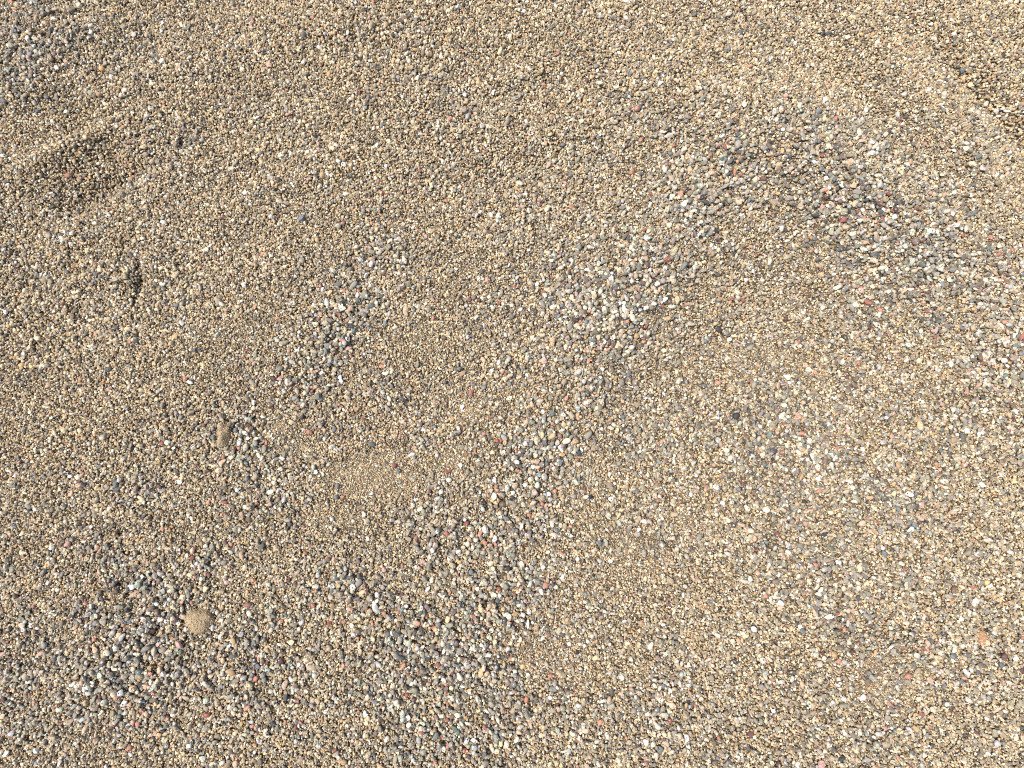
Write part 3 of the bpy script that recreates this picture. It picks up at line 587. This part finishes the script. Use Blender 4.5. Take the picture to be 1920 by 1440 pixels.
def lay_pebbles():
    r = np.random.default_rng(321)
    for i in order[::-1]:                                  # small ones first, the largest on top
        c = CAT[i]
        a, b = c['l'] * PX * 0.47, c['w'] * PX * 0.47
        h = min(a, b) * r.uniform(0.6, 0.85)
        ang = math.radians(c['ang'])
        z = lay(c['X'], c['Y'], a, b, h, ang, r.uniform(0.2, 0.5))
        if z is None: z = float(height(np.array([c['X']]), np.array([c['Y']]))[0]) + h * 0.6
        col = np.clip(PLIN[c['k']] * HUE * np.exp(r.normal(0, 0.1)) * np.exp(r.normal(0, 0.03, 3)), 0.01, 0.86)
        tilt = (r.normal(0, 0.14), r.normal(0, 0.14))
        if i in BIG:
            o = bpy.data.objects.new('pebble', PEBBLE_MESHES[c['form']])
            o.location = (c['X'], c['Y'], z)
            o.rotation_euler = (tilt[0], tilt[1], ang)
            o.scale = (a, b, h)
            o.color = (*col, 1)
            COL.objects.link(o)
            tag(o, c['label'], 'pebble', 'larger pebbles lying on the sand')
        else:
            P, R, S, K, I = GRAVEL
            P.append((c['X'], c['Y'], z)); R.append((*tilt, ang)); S.append((a, b, h)); K.append(col); I.append(c['form'])
lay_pebbles()
scatter_object('gravel', *[np.array(v) for v in GRAVEL], GRAVEL_SHAPES,
               'small mixed pebbles in grey, tan, red and white strewn over the sand', 'gravel')

build_sand()

# ------------------------------------------------------------------ sand-crusted lumps
def plain_material(name, rgb, rough=0.9):
    m = bpy.data.materials.new(name); m.use_nodes = True
    nt = m.node_tree; n = nt.nodes; l = nt.links
    bs = n['Principled BSDF']; bs.inputs['Roughness'].default_value = rough
    geo = n.new('ShaderNodeNewGeometry')
    no = n.new('ShaderNodeTexNoise'); no.inputs['Scale'].default_value = 900; no.inputs['Detail'].default_value = 4
    l.new(geo.outputs['Position'], no.inputs['Vector'])
    cr = n.new('ShaderNodeValToRGB')
    c = lin(rgb) * ALB
    cr.color_ramp.elements[0].color = (*(c * 0.82), 1); cr.color_ramp.elements[1].color = (*(c * 1.12), 1)
    cr.color_ramp.elements[0].position = 0.3; cr.color_ramp.elements[1].position = 0.7
    l.new(no.outputs['Fac'], cr.inputs['Fac']); l.new(cr.outputs['Color'], bs.inputs['Base Color'])
    bp = n.new('ShaderNodeBump'); bp.inputs['Strength'].default_value = 0.6; bp.inputs['Distance'].default_value = 0.0003
    l.new(no.outputs['Fac'], bp.inputs['Height']); l.new(bp.outputs['Normal'], bs.inputs['Normal'])
    return m
CRUST = [plain_material('crust_tan', (188, 168, 134)), plain_material('crust_brown', (150, 132, 104)), plain_material('crust_pale', (206, 186, 150)), plain_material('crust_grey', (168, 158, 140))]

def lump(name, label, category, k, thick, rgb, grains, seed, stub=False, gsize=0.0009):
    px, py, l, w, ang = LUMPS[k]
    x, y = float(LX[k]), float(LY[k])
    a, b = l * PX * 0.5, w * PX * 0.5
    h = thick
    base = float(height(np.array([x]), np.array([y]))[0])
    e = bpy.data.objects.new(name, None); COL.objects.link(e)
    e.location = (x, y, base); e.rotation_euler = (0, 0, math.radians(ang)); e.empty_display_size = 0.01
    tag(e, label, category)
    r = np.random.default_rng(seed)
    bm = bmesh.new(); bmesh.ops.create_icosphere(bm, subdivisions=4, radius=1)
    P = np.array([v.co[:] for v in bm.verts])
    if stub:      # a short broken rod: straight sides, blunt ends
        P = np.stack([np.sign(P[:, 0]) * np.abs(P[:, 0]) ** 0.45, P[:, 1] * (1 - 0.25 * P[:, 0] ** 4), P[:, 2]], 1)
        sidelen = np.sqrt(P[:, 1] ** 2 + P[:, 2] ** 2) + 1e-6
        f = np.minimum(1.0, sidelen ** 0.35) / sidelen
        P[:, 1] *= np.clip(f, 1, 1.9); P[:, 2] *= np.clip(f, 1, 1.9)
        P[:, 1:] /= np.abs(P[:, 1:]).max()
    d = np.zeros(len(P))
    for q in range(14):
        wv = r.normal(size=3); wv *= r.uniform(2, 9) / np.linalg.norm(wv)
        d += r.uniform(0.01, 0.035) * np.sin(P @ wv + r.uniform(0, 6.28))
    for q in range(4):                          # uneven outline
        wv = r.normal(size=3); wv *= r.uniform(1.5, 3.5) / np.linalg.norm(wv)
        d += r.uniform(0.04, 0.10) * np.sin(P @ wv + r.uniform(0, 6.28))
    P = P * (1 + d)[:, None] * np.array([a, b, h])
    P[:, 2] += h * 0.12
    for v, p in zip(bm.verts, P): v.co = p
    me = bpy.data.meshes.new(name + '_core'); 
    bm.normal_update()
    Nrm = np.array([v.normal[:] for v in bm.verts])
    bm.to_mesh(me); bm.free()
    me.polygons.foreach_set('use_smooth', np.ones(len(me.polygons), bool))
    me.materials.append(plain_material(name + '_core', rgb))
    o = bpy.data.objects.new('core', me); COL.objects.link(o); o.parent = e
    if grains:
        bm = bmesh.new(); bmesh.ops.create_icosphere(bm, subdivisions=1, radius=1)
        IV = np.array([v.co[:] for v in bm.verts]); IF = np.array([[v.index for v in f.verts] for f in bm.faces]); bm.free()
        TF = np.array([p.vertices[:] for p in me.polygons])
        TF = TF[P[TF].mean(1)[:, 2] > -0.1 * h]
        bw = r.dirichlet((1, 1, 1), grains)
        C0 = (P[TF[r.integers(0, len(TF), grains)]] * bw[:, :, None]).sum(1) + r.normal(0, 0.00022, (grains, 3))
        s = gsize * np.exp(r.normal(0, 0.3, grains)) * 0.5
        V = (IV[None] * r.uniform(0.75, 1.25, (grains, len(IV), 1)) * s[:, None, None] + C0[:, None, :]).reshape(-1, 3)
        F = (IF[None] + (np.arange(grains) * len(IV))[:, None, None]).reshape(-1, 3)
        me = bpy.data.meshes.new(name + '_crust'); me.from_pydata(V.tolist(), [], F.tolist())
        for m in CRUST: me.materials.append(m)
        mi = np.repeat(r.choice(4, grains, p=[.5, .22, .2, .08]), len(IF))
        me.polygons.foreach_set('material_index', mi.astype(np.int32)); me.update()
        g = bpy.data.objects.new('sand_crust', me); COL.objects.link(g); g.parent = e
        g['kind'] = 'stuff'
lump('sand_clod', 'round tan clod of caked fine sand resting among loose pebbles', 'clod', 0, 0.0068, (170, 150, 118), 1100, 1, gsize=0.0008)
lump('crusted_stub', 'short upright-lying rod crusted with brown sand beside white pebbles', 'stub', 1, 0.0056, (164, 144, 114), 700, 2, stub=True, gsize=0.0008)
lump('brown_pellet', 'dark brown crumbly pellet lying on the gravel', 'pellet', 2, 0.0040, (104, 82, 62), 160, 3, gsize=0.0009)
lump('brown_lump', 'small pinkish brown earthy lump near pale pebbles', 'lump', 3, 0.0042, (176, 128, 96), 120, 4, gsize=0.0009)
